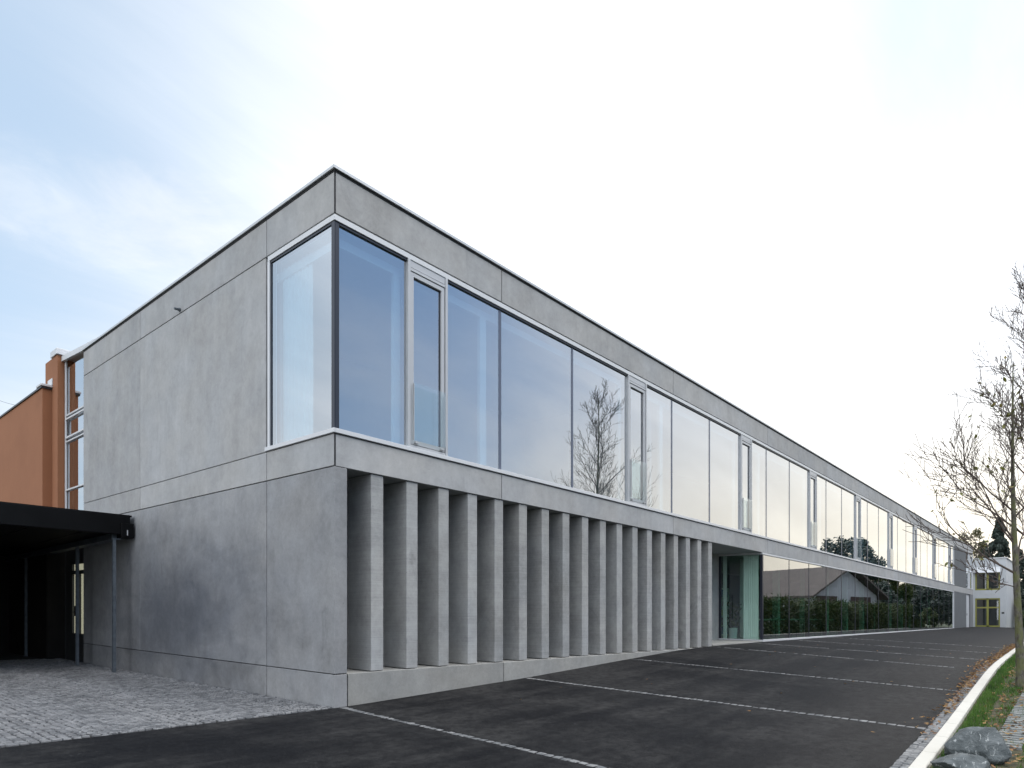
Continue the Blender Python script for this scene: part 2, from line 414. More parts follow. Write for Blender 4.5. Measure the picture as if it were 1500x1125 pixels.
# ------------------------------------------------------------------ ground, asphalt, kerb, paving
def axis(segs):
    out = []
    for a, b, n in segs: out += [a + (b - a) * i / n for i in range(n)]
    return out + [segs[-1][1]]
def sheet(xs, ys, zfun, name, mat, ok=None):
    m = MB(); n = len(ys)
    for x in xs:
        for y in ys: m.v.append((x, y, zfun(x, y)))
    for i in range(len(xs) - 1):
        for j in range(n - 1):
            if ok and not ok((xs[i] + xs[i+1]) / 2, (ys[j] + ys[j+1]) / 2): continue
            m.f.append((i*n + j, (i+1)*n + j, (i+1)*n + j+1, i*n + j+1)); m.m.append(0)
    return m.build(name, mat, smooth=True)
KY = lambda X: -7.44 + .028 * min(max(X, -40), 40) + .0 * X           # inner edge of the kerb
EY = lambda X: KY(X) + .16                                            # edge of the asphalt
g = sheet(axis([(-2500,-60,8),(-60,-4,10),(-4,20,40),(20,90,20),(90,3000,8)]), axis([(-2500,-40,8),(-40,-10,8),(-10,0,14),(0,40,10),(40,2500,8)]),
          lambda x, y: zg(x, y) - (.13 if y < 0 and y < KY(x) else .09), 'ground', M['ground'])
tag(g, kind='structure')
# asphalt yard: from the facade to the row of setts by the kerb
m = MB(); xs = axis([(-60,-5,12),(-5,20,60),(20,77.4,24)]); nt = 16
for x in xs:
    y0 = EY(x) if x > -2 else EY(-2) - (-2 - x) * 1.1
    y1 = -.02
    for j in range(nt + 1):
        y = y0 + (y1 - y0) * j / nt; m.v.append((x, y, zg(x, y)))
for i in range(len(xs) - 1):
    for j in range(nt): m.f.append((i*(nt+1)+j, (i+1)*(nt+1)+j, (i+1)*(nt+1)+j+1, i*(nt+1)+j+1)); m.m.append(0)
tag(m.build('asphalt_yard', M['asphalt'], smooth=True), kind='structure')

rng = random.Random(5)
def sett(m, cx, cy, ang, dx, dy, zt, h=.05, rg=rng):
    """one cut stone with a slightly pillowed, uneven top"""
    c, q = math.cos(ang), math.sin(ang); j = lambda s: rg.uniform(-s, s)
    lo, mid, top = [], [], []
    for a, b in ((-.5,-.5),(.5,-.5),(.5,.5),(-.5,.5)):
        px, py = a * dx + j(.008), b * dy + j(.008)
        for lst, s, z in ((lo, 1, zt - h), (mid, 1, zt - .010), (top, .80, zt + j(.004))):
            lst.append((cx + px*s*c - py*s*q, cy + px*s*q + py*s*c, z))
    vs = lo + mid + top; fs = [(8, 9, 10, 11)]
    for i in range(4):
        k = (i + 1) % 4; fs += [(i, k, k+4, i+4), (i+4, k+4, k+8, i+8)]
    m.add(vs, fs)
# paving of small setts laid in arcs in front of the end wall
m = MB(); m.cur = 0
sp = .102
for col in range(-1, 9):
    cx0 = -.75 - col * 1.5
    for row in range(-9, 153):
        for a in range(-8, 9):
            th = a * .0862; Rr = 1.22
            x = cx0 + Rr * math.sin(th); y = row * sp + Rr * math.cos(th) - .82
            if abs(x - cx0) > .79 or y < .03 or y > 13.6 or x > -.03 or x < -11.5: continue
            sett(m, x, y, -th + rng.uniform(-.09, .09), .086 * rng.uniform(.88, 1.05), .082 * rng.uniform(.88, 1.03), zg(x, y) + .012 + rng.uniform(-.006, .005))
cob = m.build('cobble_paving', M['sett']); tag(cob, kind='structure')
tag(sheet(axis([(-12,-0.0,12)]), axis([(-.02,21,14)]), lambda x, y: zg(x, y) - .018, 'paving_bed', M['grout']), kind='structure')
# single rows of setts crossing the asphalt
def sett_row(p0, p1, name, w=.10, n=None, miss=.0):
    m = MB(); d = math.hypot(p1[0]-p0[0], p1[1]-p0[1]); n = n or int(d / .118); a = math.atan2(p1[1]-p0[1], p1[0]-p0[0])
    for i in range(n):
        if rng.random() < miss * (1 + math.sin(i * .35)): continue
        t = (i + .5) / n; x = p0[0] + (p1[0]-p0[0]) * t + rng.uniform(-.006, .006); y = p0[1] + (p1[1]-p0[1]) * t
        sett(m, x, y, a + rng.uniform(-.06, .06), .104, w * rng.uniform(.8, 1.05), zg(x, y) + .005 + rng.uniform(-.003, .002))
    tag(m.build(name, M['sett_light']), kind='structure')
for p0, p1 in (((.10,-.06),(-.27,EY(-.3))), ((4.57,-.06),(4.32,EY(4.3))), ((8.72,-.06),(8.10,EY(8.1))), ((13.35,-.06),(11.7,EY(11.7))),
               ((16.6,-.06),(14.9,EY(15))), ((20.6,-.06),(18.6,EY(18.6))), ((25.4,-.06),(23.2,EY(23)))):
    sett_row(p0, p1, 'sett_row', w=.10 if p0[0] < 6 else .075, miss=0 if p0[0] < 10 else .12)
m = MB()
x = -2.
while x < 42:
    for s in (.045, .125):
        y = KY(x) + s + rng.uniform(-.006, .006); sett(m, x + (.05 if s > .1 else 0), y, .028, .105, .076, zg(x, y) + .006)
    x += .116
tag(m.build('sett_edging', M['sett_light']), kind='structure')
# kerb: pale concrete lengths with joints
m = MB(); x = -2.2
while x < 78:
    L = .995; x1 = x + L; w = .145
    p = [(x, KY(x) - w), (x1, KY(x1) - w), (x1, KY(x1)), (x, KY(x))]
    m.prism(p, [zg(*q) - .22 for q in p], [zg(*q) + .022 for q in p]); x = x1 + .010
tag(m.build('kerb', M['kerb'], bevel=.008), kind='structure')
# planted strip on the camera's side of the kerb
LZ = lambda x, y: zg(x, y) - .035
ls = sheet(axis([(-8,20,56),(20,78,20)]), axis([(-12,-7.0,18)]), lambda x, y: LZ(x, min(y, KY(x) - .1)) + .02 * mnoise.noise(Vector((x, y, 0)) * 1.3), 'verge', M['soil'],
           ok=lambda x, y: y < KY(x) - .03)
tag(ls, kind='structure')
m = MB()                                     # concrete bars of the grass paving
for i in range(46):
    for j in range(6):
        cx_, cy_ = 1.6 + i * .155 + .0, -8.05 - j * .40
        if cx_ < 3.9 and j == 0: continue
        z = LZ(cx_, cy_) + .030 + rng.uniform(-.004, .004)
        m.obox(cx_, cy_, .02 + rng.uniform(-.01, .01), .098, .30, z - .06, z)
tag(m.build('grass_paving', M['paver'], bevel=.008), kind='structure')
m = MB(); gr = random.Random(9)
for _ in range(34000):
    x = 1.2 + (gr.random() ** 1.5) * 26; y = KY(x) - .19 - gr.random() ** 1.3 * (1.7 if x < 10 else 2.6)
    dens = mnoise.noise(Vector((x * 1.7, y * 2.3, 3)))
    edge = y > KY(x) - .42
    if not edge and dens < .02 and gr.random() < .86: continue
    if y < -7.9 and x < 8.8 and ((x - 1.6) / .155 + .5) % 1 < .75 and abs(((-8.05 - y) / .40 + .5) % 1 - .5) < .36: continue
    h = gr.uniform(.03, .085) * (1.35 if edge else .9); a = gr.uniform(0, 6.28); w = .0035 + .0002 * x; z = LZ(x, y)
    dx, dy = math.cos(a) * w, math.sin(a) * w; lx, ly = gr.uniform(-.03, .03), gr.uniform(-.03, .03)
    m.add([(x-dx, y-dy, z), (x+dx, y+dy, z), (x+lx*.4+dx*.7, y+ly*.4+dy*.7, z+h*.6), (x+lx*.4-dx*.7, y+ly*.4-dy*.7, z+h*.6), (x+lx, y+ly, z+h)],
          [(0, 1, 2, 3), (3, 2, 4)])
tag(m.build('grass', M['grass']), kind='stuff')
def leaf(m, x, y, z, s, rg, flat=.35):
    a = rg.uniform(0, 6.28); u = Vector((math.cos(a), math.sin(a), rg.uniform(-flat, flat))) * s
    w = Vector((-math.sin(a), math.cos(a), rg.uniform(-flat, flat))) * s * .62
    p = Vector((x, y, z)); c = Vector((0, 0, s * rg.uniform(.1, .5)))
    m.add([p - u, p - w*.8 + c*.3, p + u*.5 - w*.5 + c, p + u + c*.6, p + u*.4 + w*.6 + c, p + w*.85 + c*.2], [(0, 1, 2, 3, 4, 5)])
m = MB(); lr = random.Random(3)
for _ in range(1700):
    x = 3.5 + lr.random() ** .9 * 24; 
    if lr.random() > min(1, (x - 2.5) / 6): continue
    y = KY(x) + abs(lr.gauss(0, .13)) + .01
    leaf(m, x, y, zg(x, y) + .022, lr.uniform(.022, .045), lr)
for _ in range(3600):
    x = 2.0 + lr.random() ** 1.2 * 24; y = KY(x) - .3 - lr.random() * 1.6
    if mnoise.noise(Vector((x * 1.7, y * 2.3, 3))) > .12: continue
    leaf(m, x, y, LZ(x, y) + lr.uniform(.015, .05), lr.uniform(.022, .048), lr)
for _ in range(40):
    x = lr.uniform(-1, 20); y = lr.uniform(-7, -1); leaf(m, x, y, zg(x, y) + .01, .03, lr)
tag(m.build('fallen_leaves', M['fallen']), kind='stuff')

# ------------------------------------------------------------------ school building
XE, YB = 73.25, 11.5                       # length and depth
J0, MOD = 3.87, 7.18
JT = [J0 + MOD * k for k in range(10) if J0 + MOD * k < XE]
Z_COP, Z_PAR, Z_HEAD, Z_GT, Z_GB, Z_SILL, Z_BAND, Z_PL = 6.99, 6.905, 6.263, 6.168, 2.947, 2.879, 2.368, -.855
GAP = .009
school = empty('school_building', (0, 0, ZO - 1.374), 'long two-storey exposed-concrete building with ribbon windows above concrete fins', 'building')
def one(name, mat, parent, *box, bevel=0, k=K):
    m = MB(); m.box(*box); return m.build(name, mat, parent, bevel=bevel, k=k)
for a, b in zip([0.026] + JT, JT + [XE]): one('parapet_panel', M['concrete'], school, a + (GAP if a > .1 else 0), b - GAP, 0, .13, Z_HEAD + .014, Z_PAR, bevel=.006)
for a, b in zip([0.026] + JT, JT + [XE]): one('storey_band_panel', M['concrete'], school, a + (GAP if a > .1 else 0), b - GAP, 0, .13, Z_BAND, Z_SILL - .018, bevel=.006)
JY = [2.03, 7.65, YB]
one('corner_joint', M['joint'], school, .002, .025, .003, .0135, Z_HEAD + .014, Z_PAR - .002)
one('corner_joint', M['joint'], school, .002, .025, .003, .0135, Z_BAND + .004, Z_SILL - .014)
CB = dict(bevel=.006)
for a, b in zip([.014] + JY, JY):
    a_ = a + (GAP if a > .1 else 0)
    one('parapet_panel', M['concrete'], school, -.001, .13, a_, b - GAP, Z_HEAD + .012, Z_PAR, **CB)
    one('storey_band_panel', M['concrete'], school, -.001, .13, a_, b - GAP, Z_BAND + .008, Z_SILL - .012, **CB)
one('end_wall_panel', M['concrete'], school, -.001, .13, 2.03 + GAP + .02, 7.65 - GAP*.6, Z_SILL, Z_HEAD - .002, **CB)
one('end_wall_panel', M['concrete'], school, -.001, .13, 7.65 + GAP*.6, YB, Z_SILL, Z_HEAD - .002, **CB)
CORNER = [(-.001, -.001), (.232, -.001), (.232, .55), (.13, .55), (.13, 2.03 - GAP), (-.001, 2.03 - GAP)]
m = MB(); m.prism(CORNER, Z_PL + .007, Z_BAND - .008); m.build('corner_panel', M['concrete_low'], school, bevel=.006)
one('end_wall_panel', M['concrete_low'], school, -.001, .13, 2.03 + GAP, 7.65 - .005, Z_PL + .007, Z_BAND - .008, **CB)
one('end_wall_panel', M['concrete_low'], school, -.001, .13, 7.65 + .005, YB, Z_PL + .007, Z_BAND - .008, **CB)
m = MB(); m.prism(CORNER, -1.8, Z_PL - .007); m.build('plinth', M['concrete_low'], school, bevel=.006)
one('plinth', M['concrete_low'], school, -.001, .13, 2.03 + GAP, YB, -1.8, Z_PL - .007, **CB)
one('plinth', M['plinth'], school, .25, 3.93 - .008, 0, 1.0, -1.8, Z_PL, **CB)
one('plinth', M['plinth'], school, 3.93 + .008, 13.64, 0, 1.0, -1.8, Z_PL, **CB)
m = MB(); m.box(13.648, 17.84, .0, 1.75, -1.8, -.785)
m.build('entrance_step', M['plinth'], school, bevel=.006)
# dark backing behind all joints, roof, floors, rear
m = MB()
m.box(.05, XE - .05, .05, .25, Z_HEAD + .02, Z_PAR + .02); m.box(.05, .25, .25, YB - .05, Z_HEAD + .02, Z_PAR + .02)
m.box(.05, XE - .05, .05, .12, Z_BAND + .004, Z_SILL - .02); m.box(.05, .25, .12, YB - .05, Z_BAND + .02, Z_SILL - .02)
m.box(.05, .25, 2.06, YB - .05, -1.7, Z_HEAD + .02); m.box(.05, .13, .05, 2.06, -1.7, Z_BAND - .02)
m.box(.0, 73.2, -.005, .1, Z_PAR, Z_COP - .05) ; m.box(-.006, .1, .1, YB, Z_PAR, Z_COP - .05)
m.box(.235, .26, .01, .9, -1.7, Z_PL - .01)
m.build('joint_backing', M['joint'], school)
m = MB()
m.box(-.035, XE + .03, -.035, .36, Z_COP - .05, Z_COP); m.box(-.035, .36, .36, YB + .03, Z_COP - .05, Z_COP)
m.box(XE - .36, XE + .03, .36, YB + .03, Z_COP - .05, Z_COP); m.box(.36, XE - .36, YB - .33, YB + .03, Z_COP - .05, Z_COP)
m.build('coping', M['coping'], school, bevel=.004)
m = MB(); m.box(.26, XE - .2, .26, YB - .2, 6.45, 6.62); m.build('roof', M['soffit'], school)
m = MB(); m.box(.13, XE - .14, YB - .2, YB, -1.7, Z_COP - .052); m.box(XE - .14, XE, .135, YB, -1.7, Z_COP - .052)
m.build('rear_wall', M['concrete'], school)
m = MB(); m.box(.13, XE - .15, .13, YB - .21, Z_BAND + .03, Z_SILL - .04); m.build('floor_slab', M['int_floor'], school)
m = MB(); m.box(.26, 17.8, .06, 1.9, Z_BAND - .005, Z_BAND + .028); m.build('soffit', M['soffit'], school)
m = MB(); m.box(.14, 13.64, .86, 1.0, Z_PL - .2, Z_BAND - .006); m.build('recess_wall', M['soffit'], school)

# fins
fm = MB(); L0 = .715; fm.box(L0, L0 + .25, .028, .66, Z_PL + .012, Z_BAND - .007)
fin = fm.build('fin', M['fin'], school, bevel=.007)
for k in range(1, 18):
    c = fin.copy(); COL.objects.link(c); c.parent = school
    c.location = fin.location + Vector((.7448 * k, 0, 0))

# upper ribbon glazing, front
PAN = [(.105, 1.47)]
NAR = []
for k in range(8):
    n0 = 1.47 + MOD * k; j = J0 + MOD * k
    NAR.append(n0)
    PAN += [(n0 + .93, j), (j, j + 2.44), (j + 2.44, n0 + MOD)]
NAR.append(1.47 + MOD * 8); PAN += [(1.47 + MOD * 8 + .93, 61.25)]
m = MB()
m.box(.0, 61.3, .0, .14, Z_GT, Z_HEAD - .008); m.box(.0, 61.3, -.03, .14, Z_SILL + .0, Z_GB)
m.box(-.004, .14, .14, 1.99, Z_GT, Z_HEAD - .008); m.box(-.035, .14, .14, 2.04, Z_SILL, Z_GB)
m.box(-.035, .0, -.03, .14, Z_SILL, Z_GB)
m.box(-.004, .14, 1.93, 2.0, Z_GB, Z_GT)
m.box(61.25, 61.32, .0, .14, Z_GB, Z_GT)
wf = m.build('ribbon_window_frame', M['alu_light'], school, bevel=.003)
one('corner_post', M['gasket'], school, .012, .100, .022, .10, Z_GB, Z_GT)
for a, b in PAN:
    m = MB(); m.box(a, b, .020, .10, Z_GT - .038, Z_GT); m.box(a, a + .022, .062, .10, Z_GB, Z_GT - .036); m.box(b - .03, b, .062, .10, Z_GB, Z_GT - .036)
    g_ = m.build('glazing_gasket', M['gasket'], school)
    one('window_pane', M['glass_up'], school, a + .002, b - .002, .052, .058, Z_GB, Z_GT - .038)
m = MB(); m.box(.012, .10, .105, 1.93, Z_GT - .038, Z_GT); m.box(.015, .10, 1.90, 1.93, Z_GB, Z_GT - .036); m.build('glazing_gasket', M['gasket'], school)
for k in range(8):
    for j in (J0 + MOD * k, J0 + MOD * k + 2.44): one('glazing_seam', M['seam'], school, j - .035, j + .035, .045, .0505, Z_GB, Z_GT)
one('window_pane', M['glass_up'], school, .030, .036, .022, 1.90, Z_GB, Z_GT - .038)
# one opening window with header, sash, pane and glass balustrade; the others are copies
def casement(x0):
    fr = MB(); W = .93
    fr.box(x0, x0 + .055, -.006, .14, Z_GB, Z_GT); fr.box(x0 + W - .055, x0 + W, -.006, .14, Z_GB, Z_GT)
    fr.box(x0 + .055, x0 + W - .055, .012, .14, 6.045, Z_GT); fr.box(x0 + .055, x0 + W - .055, .004, .14, 5.985, 6.035)
    fr.box(x0 + .055, x0 + W - .055, .004, .14, Z_GB, 3.00)
    f = fr.build('casement_window', M['alu'], school, bevel=.003)
    s = MB(); a, b, c, d = x0 + .066, x0 + W - .066, 3.012, 5.975
    s.box(a, a + .075, .014, .09, c, d); s.box(b - .075, b, .014, .09, c, d); s.box(a + .075, b - .075, .014, .09, d - .075, d); s.box(a + .075, b - .075, .014, .09, c, c + .075)
    s.build('sash', M['alu'], f, bevel=.004)
    k = MB()
    e, h = a + .075, b - .075
    k.box(h - .022, h, .05, .1, c + .075, d - .075); k.box(e, h - .022, .05, .1, d - .092, d - .075)
    k.build('gasket', M['gasket'], f)
    p = MB(); p.box(e, h - .02, .058, .064, c + .07, d - .09); p.build('pane', M['glass_up'], f)
    bl = MB(); bl.box(x0 + .105, x0 + .85, -.034, -.022, 3.085, 4.07); bl.build('glass_balustrade', M['glass_plain'], f)
    for q in (x0 + .10, x0 + .845): one('balustrade_rail', M['alu'], f, q, q + .009, -.038, -.004, 3.08, 4.05)
    for q in (x0 + .14, x0 + .74): one('balustrade_bracket', M['alu'], f, q, q + .08, -.034, .0, 3.03, 3.06)
    return f
c0 = casement(NAR[0])
for n0 in NAR[1:]: copy_tree(c0, school, Vector((n0 - NAR[0], 0, 0)))

# far end: louvred bays, last window, service door
def louvre(x0, x1, z0, z1):
    m = MB(); m.box(x0, x1, .088, .13, z0, z1); n = 13; w = (x1 - x0) / n
    for i in range(n): m.box(x0 + (i + .15) * w, x0 + (i + .55) * w, -.01 , .09, z0, z1)
    m.build('louvre_screen', M['louver'], school)
louvre(61.34, 68.8, Z_GB - .05, Z_HEAD - .008); louvre(61.34, 68.8, -.9, Z_BAND - .008)
m = MB(); m.box(68.85, 72.95, .052, .058, Z_GB, Z_HEAD - .05); m.build('window_pane', M['glass_up'], school)
m = MB(); m.box(70.4, 70.46, .0, .1, Z_GB, Z_HEAD); m.box(71.2, 71.26, .0, .1, Z_GB, Z_HEAD); m.box(72.95, XE - .01, .0, .13, Z_GB, Z_HEAD); m.box(68.8, XE - .01, -.02, .14, Z_SILL, Z_GB + .001)
m.build('end_window_frame', M['alu_light'], school)
m = MB(); m.box(69.2, 71.3, .10, .14, -.8, Z_BAND - .01); d = m.build('service_door', M['white_paint'], school, bevel=.004)
m = MB(); m.tube((69.5, .05, .35), (69.5, .05, .55), .02); m.build('handle', M['door_dark'], d)
m = MB(); m.box(71.35, XE - .01, .0, .14, -1.2, Z_BAND - .01); m.build('end_pier', M['louver'], school)
m = MB(); m.tube((XE + .09, .12, -1.0), (XE + .09, .12, 6.8), .05, n=10); m.build('downpipe', M['door_dark'], school)

# ground floor glazing
ZB = -.69; XL = 17.77
LS = [XL, 20.62] + [20.62 + 2.394 * (i + 1) for i in range(17)]
m = MB()
m.box(XL - .03, 61.32, -.004, .10, 2.30, Z_BAND - .006); m.box(XL - .03, 61.32, -.02, .12, -1.1, -.735)
m.box(XL - .03, XL + .05, .10, 1.63, 2.30, Z_BAND - .006); m.box(XL - .03, XL + .05, .12, 1.63, -.78, -.735)
m.box(61.26, 61.32, -.004, .1, -.735, 2.3)
m.build('shopfront_frame', M['alu_light'], school, bevel=.003)
one('corner_post', M['gasket'], school, XL - .01, XL + .085, .012, .09, -.735, 2.3)
for s in LS[1:-1]: one('mullion', M['gasket'], school, s - .022, s + .022, .036, .20, -.735, 2.3)
one('corner_post', M['gasket'], school, XL, XL + .06, 1.55, 1.63, -.735, 2.3)
for a, b in zip(LS, LS[1:]):
    m = MB(); m.box(a + .023, b - .023, .045, .052, -.735, 2.3); m.build('window_pane', M['glass_low'], school)
m = MB(); m.box(XL + .01, XL + .018, .09, 1.55, -.735, 2.3); m.build('side_pane', M['glass_side'], school)
m = MB(); m.box(13.66, XL + .06, 1.64, 1.78, -.79, Z_BAND - .006); m.build('entrance_wall', M['concrete'], school)
m = MB(); m.box(14.9, 16.9, 1.60, 1.638, -.78, 2.15); d = m.build('entrance_door', M['alu'], school, bevel=.004)
m = MB(); m.tube((16.75, 1.54, .0), (16.75, 1.54, .9), .016); m.tube((16.75, 1.54, .1), (16.75, 1.61, .1), .012); m.tube((16.75, 1.54, .8), (16.75, 1.61, .8), .012); m.build('handle', M['galv'], d)

# rooms behind the glass
one('upper_room_wall', M['white_int'], school, .3, 61.4, 5.2, 5.35, Z_SILL - .03, 6.44)
one('upper_room_wall', M['white_int'], school, .3, .34, 2.1, 5.2, Z_SILL - .03, 6.33)
one('upper_ceiling', M['white_int'], school, .26, 61.4, .26, 5.2, 6.34, 6.42)
one('bulkhead', M['white_int'], school, .20, 61.2, .20, .27, 5.90, 6.04)
one('bulkhead', M['white_int'], school, .20, .27, .28, 2.02, 5.90, 6.04)
for k in range(9):
    n0 = 1.47 + MOD * k
    one('inner_pier', M['white_int'], school, n0 - .15, n0 - .01, .20, .27, Z_SILL - .03, 5.90)
    one('inner_pier', M['white_int'], school, n0 + 1.98, n0 + 2.16, .20, .27, Z_SILL - .03, 5.90)
    if k % 2 == 1: one('partition', M['white_int'], school, n0 + 2.2, n0 + 2.3, .63, 5.2, Z_SILL - .03, 6.33)
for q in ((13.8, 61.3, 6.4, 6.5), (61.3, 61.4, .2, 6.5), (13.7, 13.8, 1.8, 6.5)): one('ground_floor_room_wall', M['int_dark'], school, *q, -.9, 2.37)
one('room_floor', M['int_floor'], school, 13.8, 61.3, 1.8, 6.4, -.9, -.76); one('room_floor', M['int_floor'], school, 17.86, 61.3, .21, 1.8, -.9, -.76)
for i in range(12):
    x = 20.0 + i * 3.59; m = MB(); m.box(x, x + .24, 1.5, 1.74, -.76, 2.36); m.build('inner_column', M['white_int'], school)
m = MB(); m.tube((-.12, 5.52, 6.33), (.0, 5.52, 6.34), .026, n=12); m.tube((-.03, 5.52, 6.337), (-.012, 5.52, 6.337), .04, n=12)
m.build('overflow_spout', M['galv'], school)

def curtain(pts, z0, z1, label):
    m = MB(); n = 40; P = []
    for i in range(n + 1):
        t = i / n; x = pts[0][0] + (pts[1][0]-pts[0][0]) * t; y = pts[0][1] + (pts[1][1]-pts[0][1]) * t
        nx, ny = -(pts[1][1]-pts[0][1]), pts[1][0]-pts[0][0]; L = math.hypot(nx, ny); w = .025 * math.sin(i * 1.35)
        P.append((x + nx / L * w, y + ny / L * w))
    vs = [(a, b, z0) for a, b in P] + [(a, b, z1) for a, b in P] + [(a + .004, b + .004, z0) for a, b in P] + [(a + .004, b + .004, z1) for a, b in P]
    N = n + 1
    fs = [(i, i+1, N+i+1, N+i) for i in range(n)] + [(2*N+i+1, 2*N+i, 3*N+i, 3*N+i+1) for i in range(n)]
    m.add(vs, fs); return tag(m.build('curtain', M['curtain'], smooth=True), label, 'curtain', 'curtains inside the windows')
curtain([(.24, 1.90), (.24, .95)], 2.95, 6.1, 'pale curtain hanging behind the corner window of the end wall')
curtain([(17.95, .22), (17.95, .78)], -.74, 2.3, 'wide pale green-tinted curtain at the glass corner beside the entrance')
curtain([(17.95, 1.40), (17.95, 1.54)], -.74, 2.3, 'narrow curtain strip at the inner edge of the entrance side glass')

# bookshelf and plant seen through the entrance side glass
bs = empty('bookshelf', (20.3, 2.9, ZO - .76), 'tall shelf of coloured folders seen through the entrance side glass', 'shelf')
m = MB(); m.box(19.2, 22.4, 3.55, 3.6, -.76, 1.3)
for i in range(6): m.box(19.2, 22.4, 3.2, 3.55, -.74 + i * .4, -.71 + i * .4)
for q in (19.2, 20.25, 21.3, 22.36): m.box(q, q + .04, 3.2, 3.55, -.71, 1.3)
m.build('frame', M['tabletop'], bs)
bookc = [plain('book_blue', (.06, .12, .25), .6), plain('book_red', (.3, .06, .05), .6), plain('book_pale', (.5, .5, .45), .6), plain('book_yellow', (.5, .38, .06), .6)]
br_ = random.Random(2)
m = MB()
for i in range(5):
    x = 19.26
    while x < 22.3:
        w = br_.uniform(.03, .08); m.cur = br_.choice((0, 0, 0, 1, 2, 2, 3)); m.box(x, x + w, 3.24, 3.5, -.708 + i * .4, -.708 + i * .4 + br_.uniform(.22, .33)); x += w + .004
m.build('books', bookc, bs)
pp = empty('potted_plant', (18.7, 1.5, ZO - .76), 'leafy indoor plant in a pot behind the entrance side glass', 'plant')
m = MB(); m.tube((18.7, 1.5, -.76), (18.7, 1.5, -.36), .15, .19, 14); m.build('pot', M['white_paint'], pp)
m = MB(); pr = random.Random(4)
for _ in range(130):
    a = pr.uniform(0, 6.28); rr = pr.uniform(.02, .3); leaf(m, 18.7 + math.cos(a) * rr, 1.5 + math.sin(a) * rr, -.3 + pr.random() * .9, .07, pr, 1.2)
for _ in range(9):
    a = pr.uniform(0, 6.28); m.tube((18.7, 1.5, -.4), (18.7 + math.cos(a) * .2, 1.5 + math.sin(a) * .2, .45), .008, .004, 5)
m.build('foliage', M['leaf_green'], pp)
# row of tables in the long room
tb = empty('table', (20.3, .95, ZO - .76), 'pale table behind the first panes of the ground-floor glazing', 'table', 'tables behind the ground-floor glazing')
m = MB(); m.box(19.3, 21.1, .6, 1.3, -.05, -.01); m.build('tabletop', M['tabletop'], tb, bevel=.005)
lg = MB(); lg.tube((19.4, .7, -.76), (19.4, .7, -.05), .02); l0 = lg.build('leg', M['galv'], tb)
for dx, dy in ((1.6, 0), (0, .5), (1.6, .5)):
    c = l0.copy(); COL.objects.link(c); c.parent = tb; c.location = l0.location + Vector((dx, dy, 0))
for i, lab in enumerate(('second table from the entrance behind the ground-floor glazing', 'third table from the entrance behind the ground-floor glazing', 'fourth table from the entrance behind the ground-floor glazing')):
    c = copy_tree(tb, None, Vector((2.5 * (i + 1), 0, 0))); c['label'] = lab

# ------------------------------------------------------------------ glazed link and orange building at the left
lk = empty('glazed_link', (.2, 12.5, ZO - 1.15), 'narrow glazed stair link between the concrete building and the orange wall', 'building')
kz = 0.0
m = MB(); zt = lambda y: 7.23 - (13.44 - y) * .072
for y0, y1 in ((11.54, 11.60), (13.36, 13.44)): m.box(.10, .14, y0, y1, 2.0, zt(y0) - .05)
for z0, z1 in ((5.545, 5.59), (4.80, 4.84), (3.42, 3.465), (2.1, 2.2)): m.box(.10, .14, 11.60, 13.36, z0, z1)
m.build('frame', M['alu_light'], lk, bevel=.003)
m = MB()
for z0, z1 in ((5.43, 5.48), (4.90, 4.95)): m.box(.08, .12, 11.66, 13.30, z0, z1)
for y0, y1 in ((11.60, 11.66), (13.30, 13.35)): m.box(.08, .12, y0, y1, 4.90, 5.49)
m.build('vent_sash', M['alu_light'], lk, bevel=.003)
m = MB(); m.box(.15, .156, 11.6, 13.36, 2.2, 6.95); m.build('pane', M['glass_up'], lk)
m = MB()
def rb(x0, x1, dz0, dz1, y0=9.9, y1=13.46):
    m.add([(x, y, zt(y) + d) for x in (x0, x1) for y in (y0, y1) for d in (dz0, dz1)], [(0, 2, 3, 1), (4, 5, 7, 6), (0, 1, 5, 4), (2, 6, 7, 3), (0, 4, 6, 2), (1, 3, 7, 5)])
rb(.02, .10, -.10, .04); rb(.10, 2.5, -.03, .0)
m.build('roof', M['alu_light'], lk)
m = MB()
m.box(.2, .75, 13.0, 13.1, 2.1, 6.7); m.build('inner_wall', M['orange'], lk)
m = MB(); m.box(2.4, 2.5, 11.55, 13.4, -1.1, 6.9); m.build('rear_wall', M['white_int'], lk)
dr = MB(); dr.box(.08, .16, 11.54, 11.60, -1.50, 2.0); dr.box(.08, .16, 13.3, 13.36, -1.50, 2.0); dr.box(.09, .15, 12.80, 13.3, -1.50, 2.0); dr.box(.09, .15, 11.6, 12.8, 1.3, 2.0); dr.box(.08, .16, 11.60, 11.68, -1.50, 1.3); dr.box(.08, .13, 12.72, 12.80, -1.50, 1.3); dr.box(.08, .16, 11.68, 12.72, 1.02, 1.12); dr.box(.08, .16, 11.68, 12.72, -1.50, -.62); dr.box(.08, .13, 12.12, 12.17, -.62, 1.02)
d = dr.build('door', M['door_dark'], lk)
m = MB(); m.box(.11, .116, 11.68, 12.72, -.62, 1.3); m.build('pane', M['glass_plain'], d)
m = MB(); m.tube((.02, 12.25, -.02), (.02, 12.42, -.02), .014); m.tube((.02, 12.25, -.14), (.02, 12.25, .14), .02); m.build('handle', M['black'], d)
glow_m = bpy.data.materials.new('lobby_glow'); glow_m.use_nodes = True
_t = NT(glow_m.node_tree); _b = glow_m.node_tree.nodes['Principled BSDF']; _b.inputs['Base Color'].default_value = (.8, .75, .55, 1)
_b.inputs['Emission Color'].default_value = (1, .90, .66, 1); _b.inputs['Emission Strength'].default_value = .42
m = MB(); m.box(.20, .24, 11.6, 12.95, -1.5, 2.0); m.build('lobby_glow_panel', glow_m, lk)  # glowing panel behind the door glass stands in for the lobby light

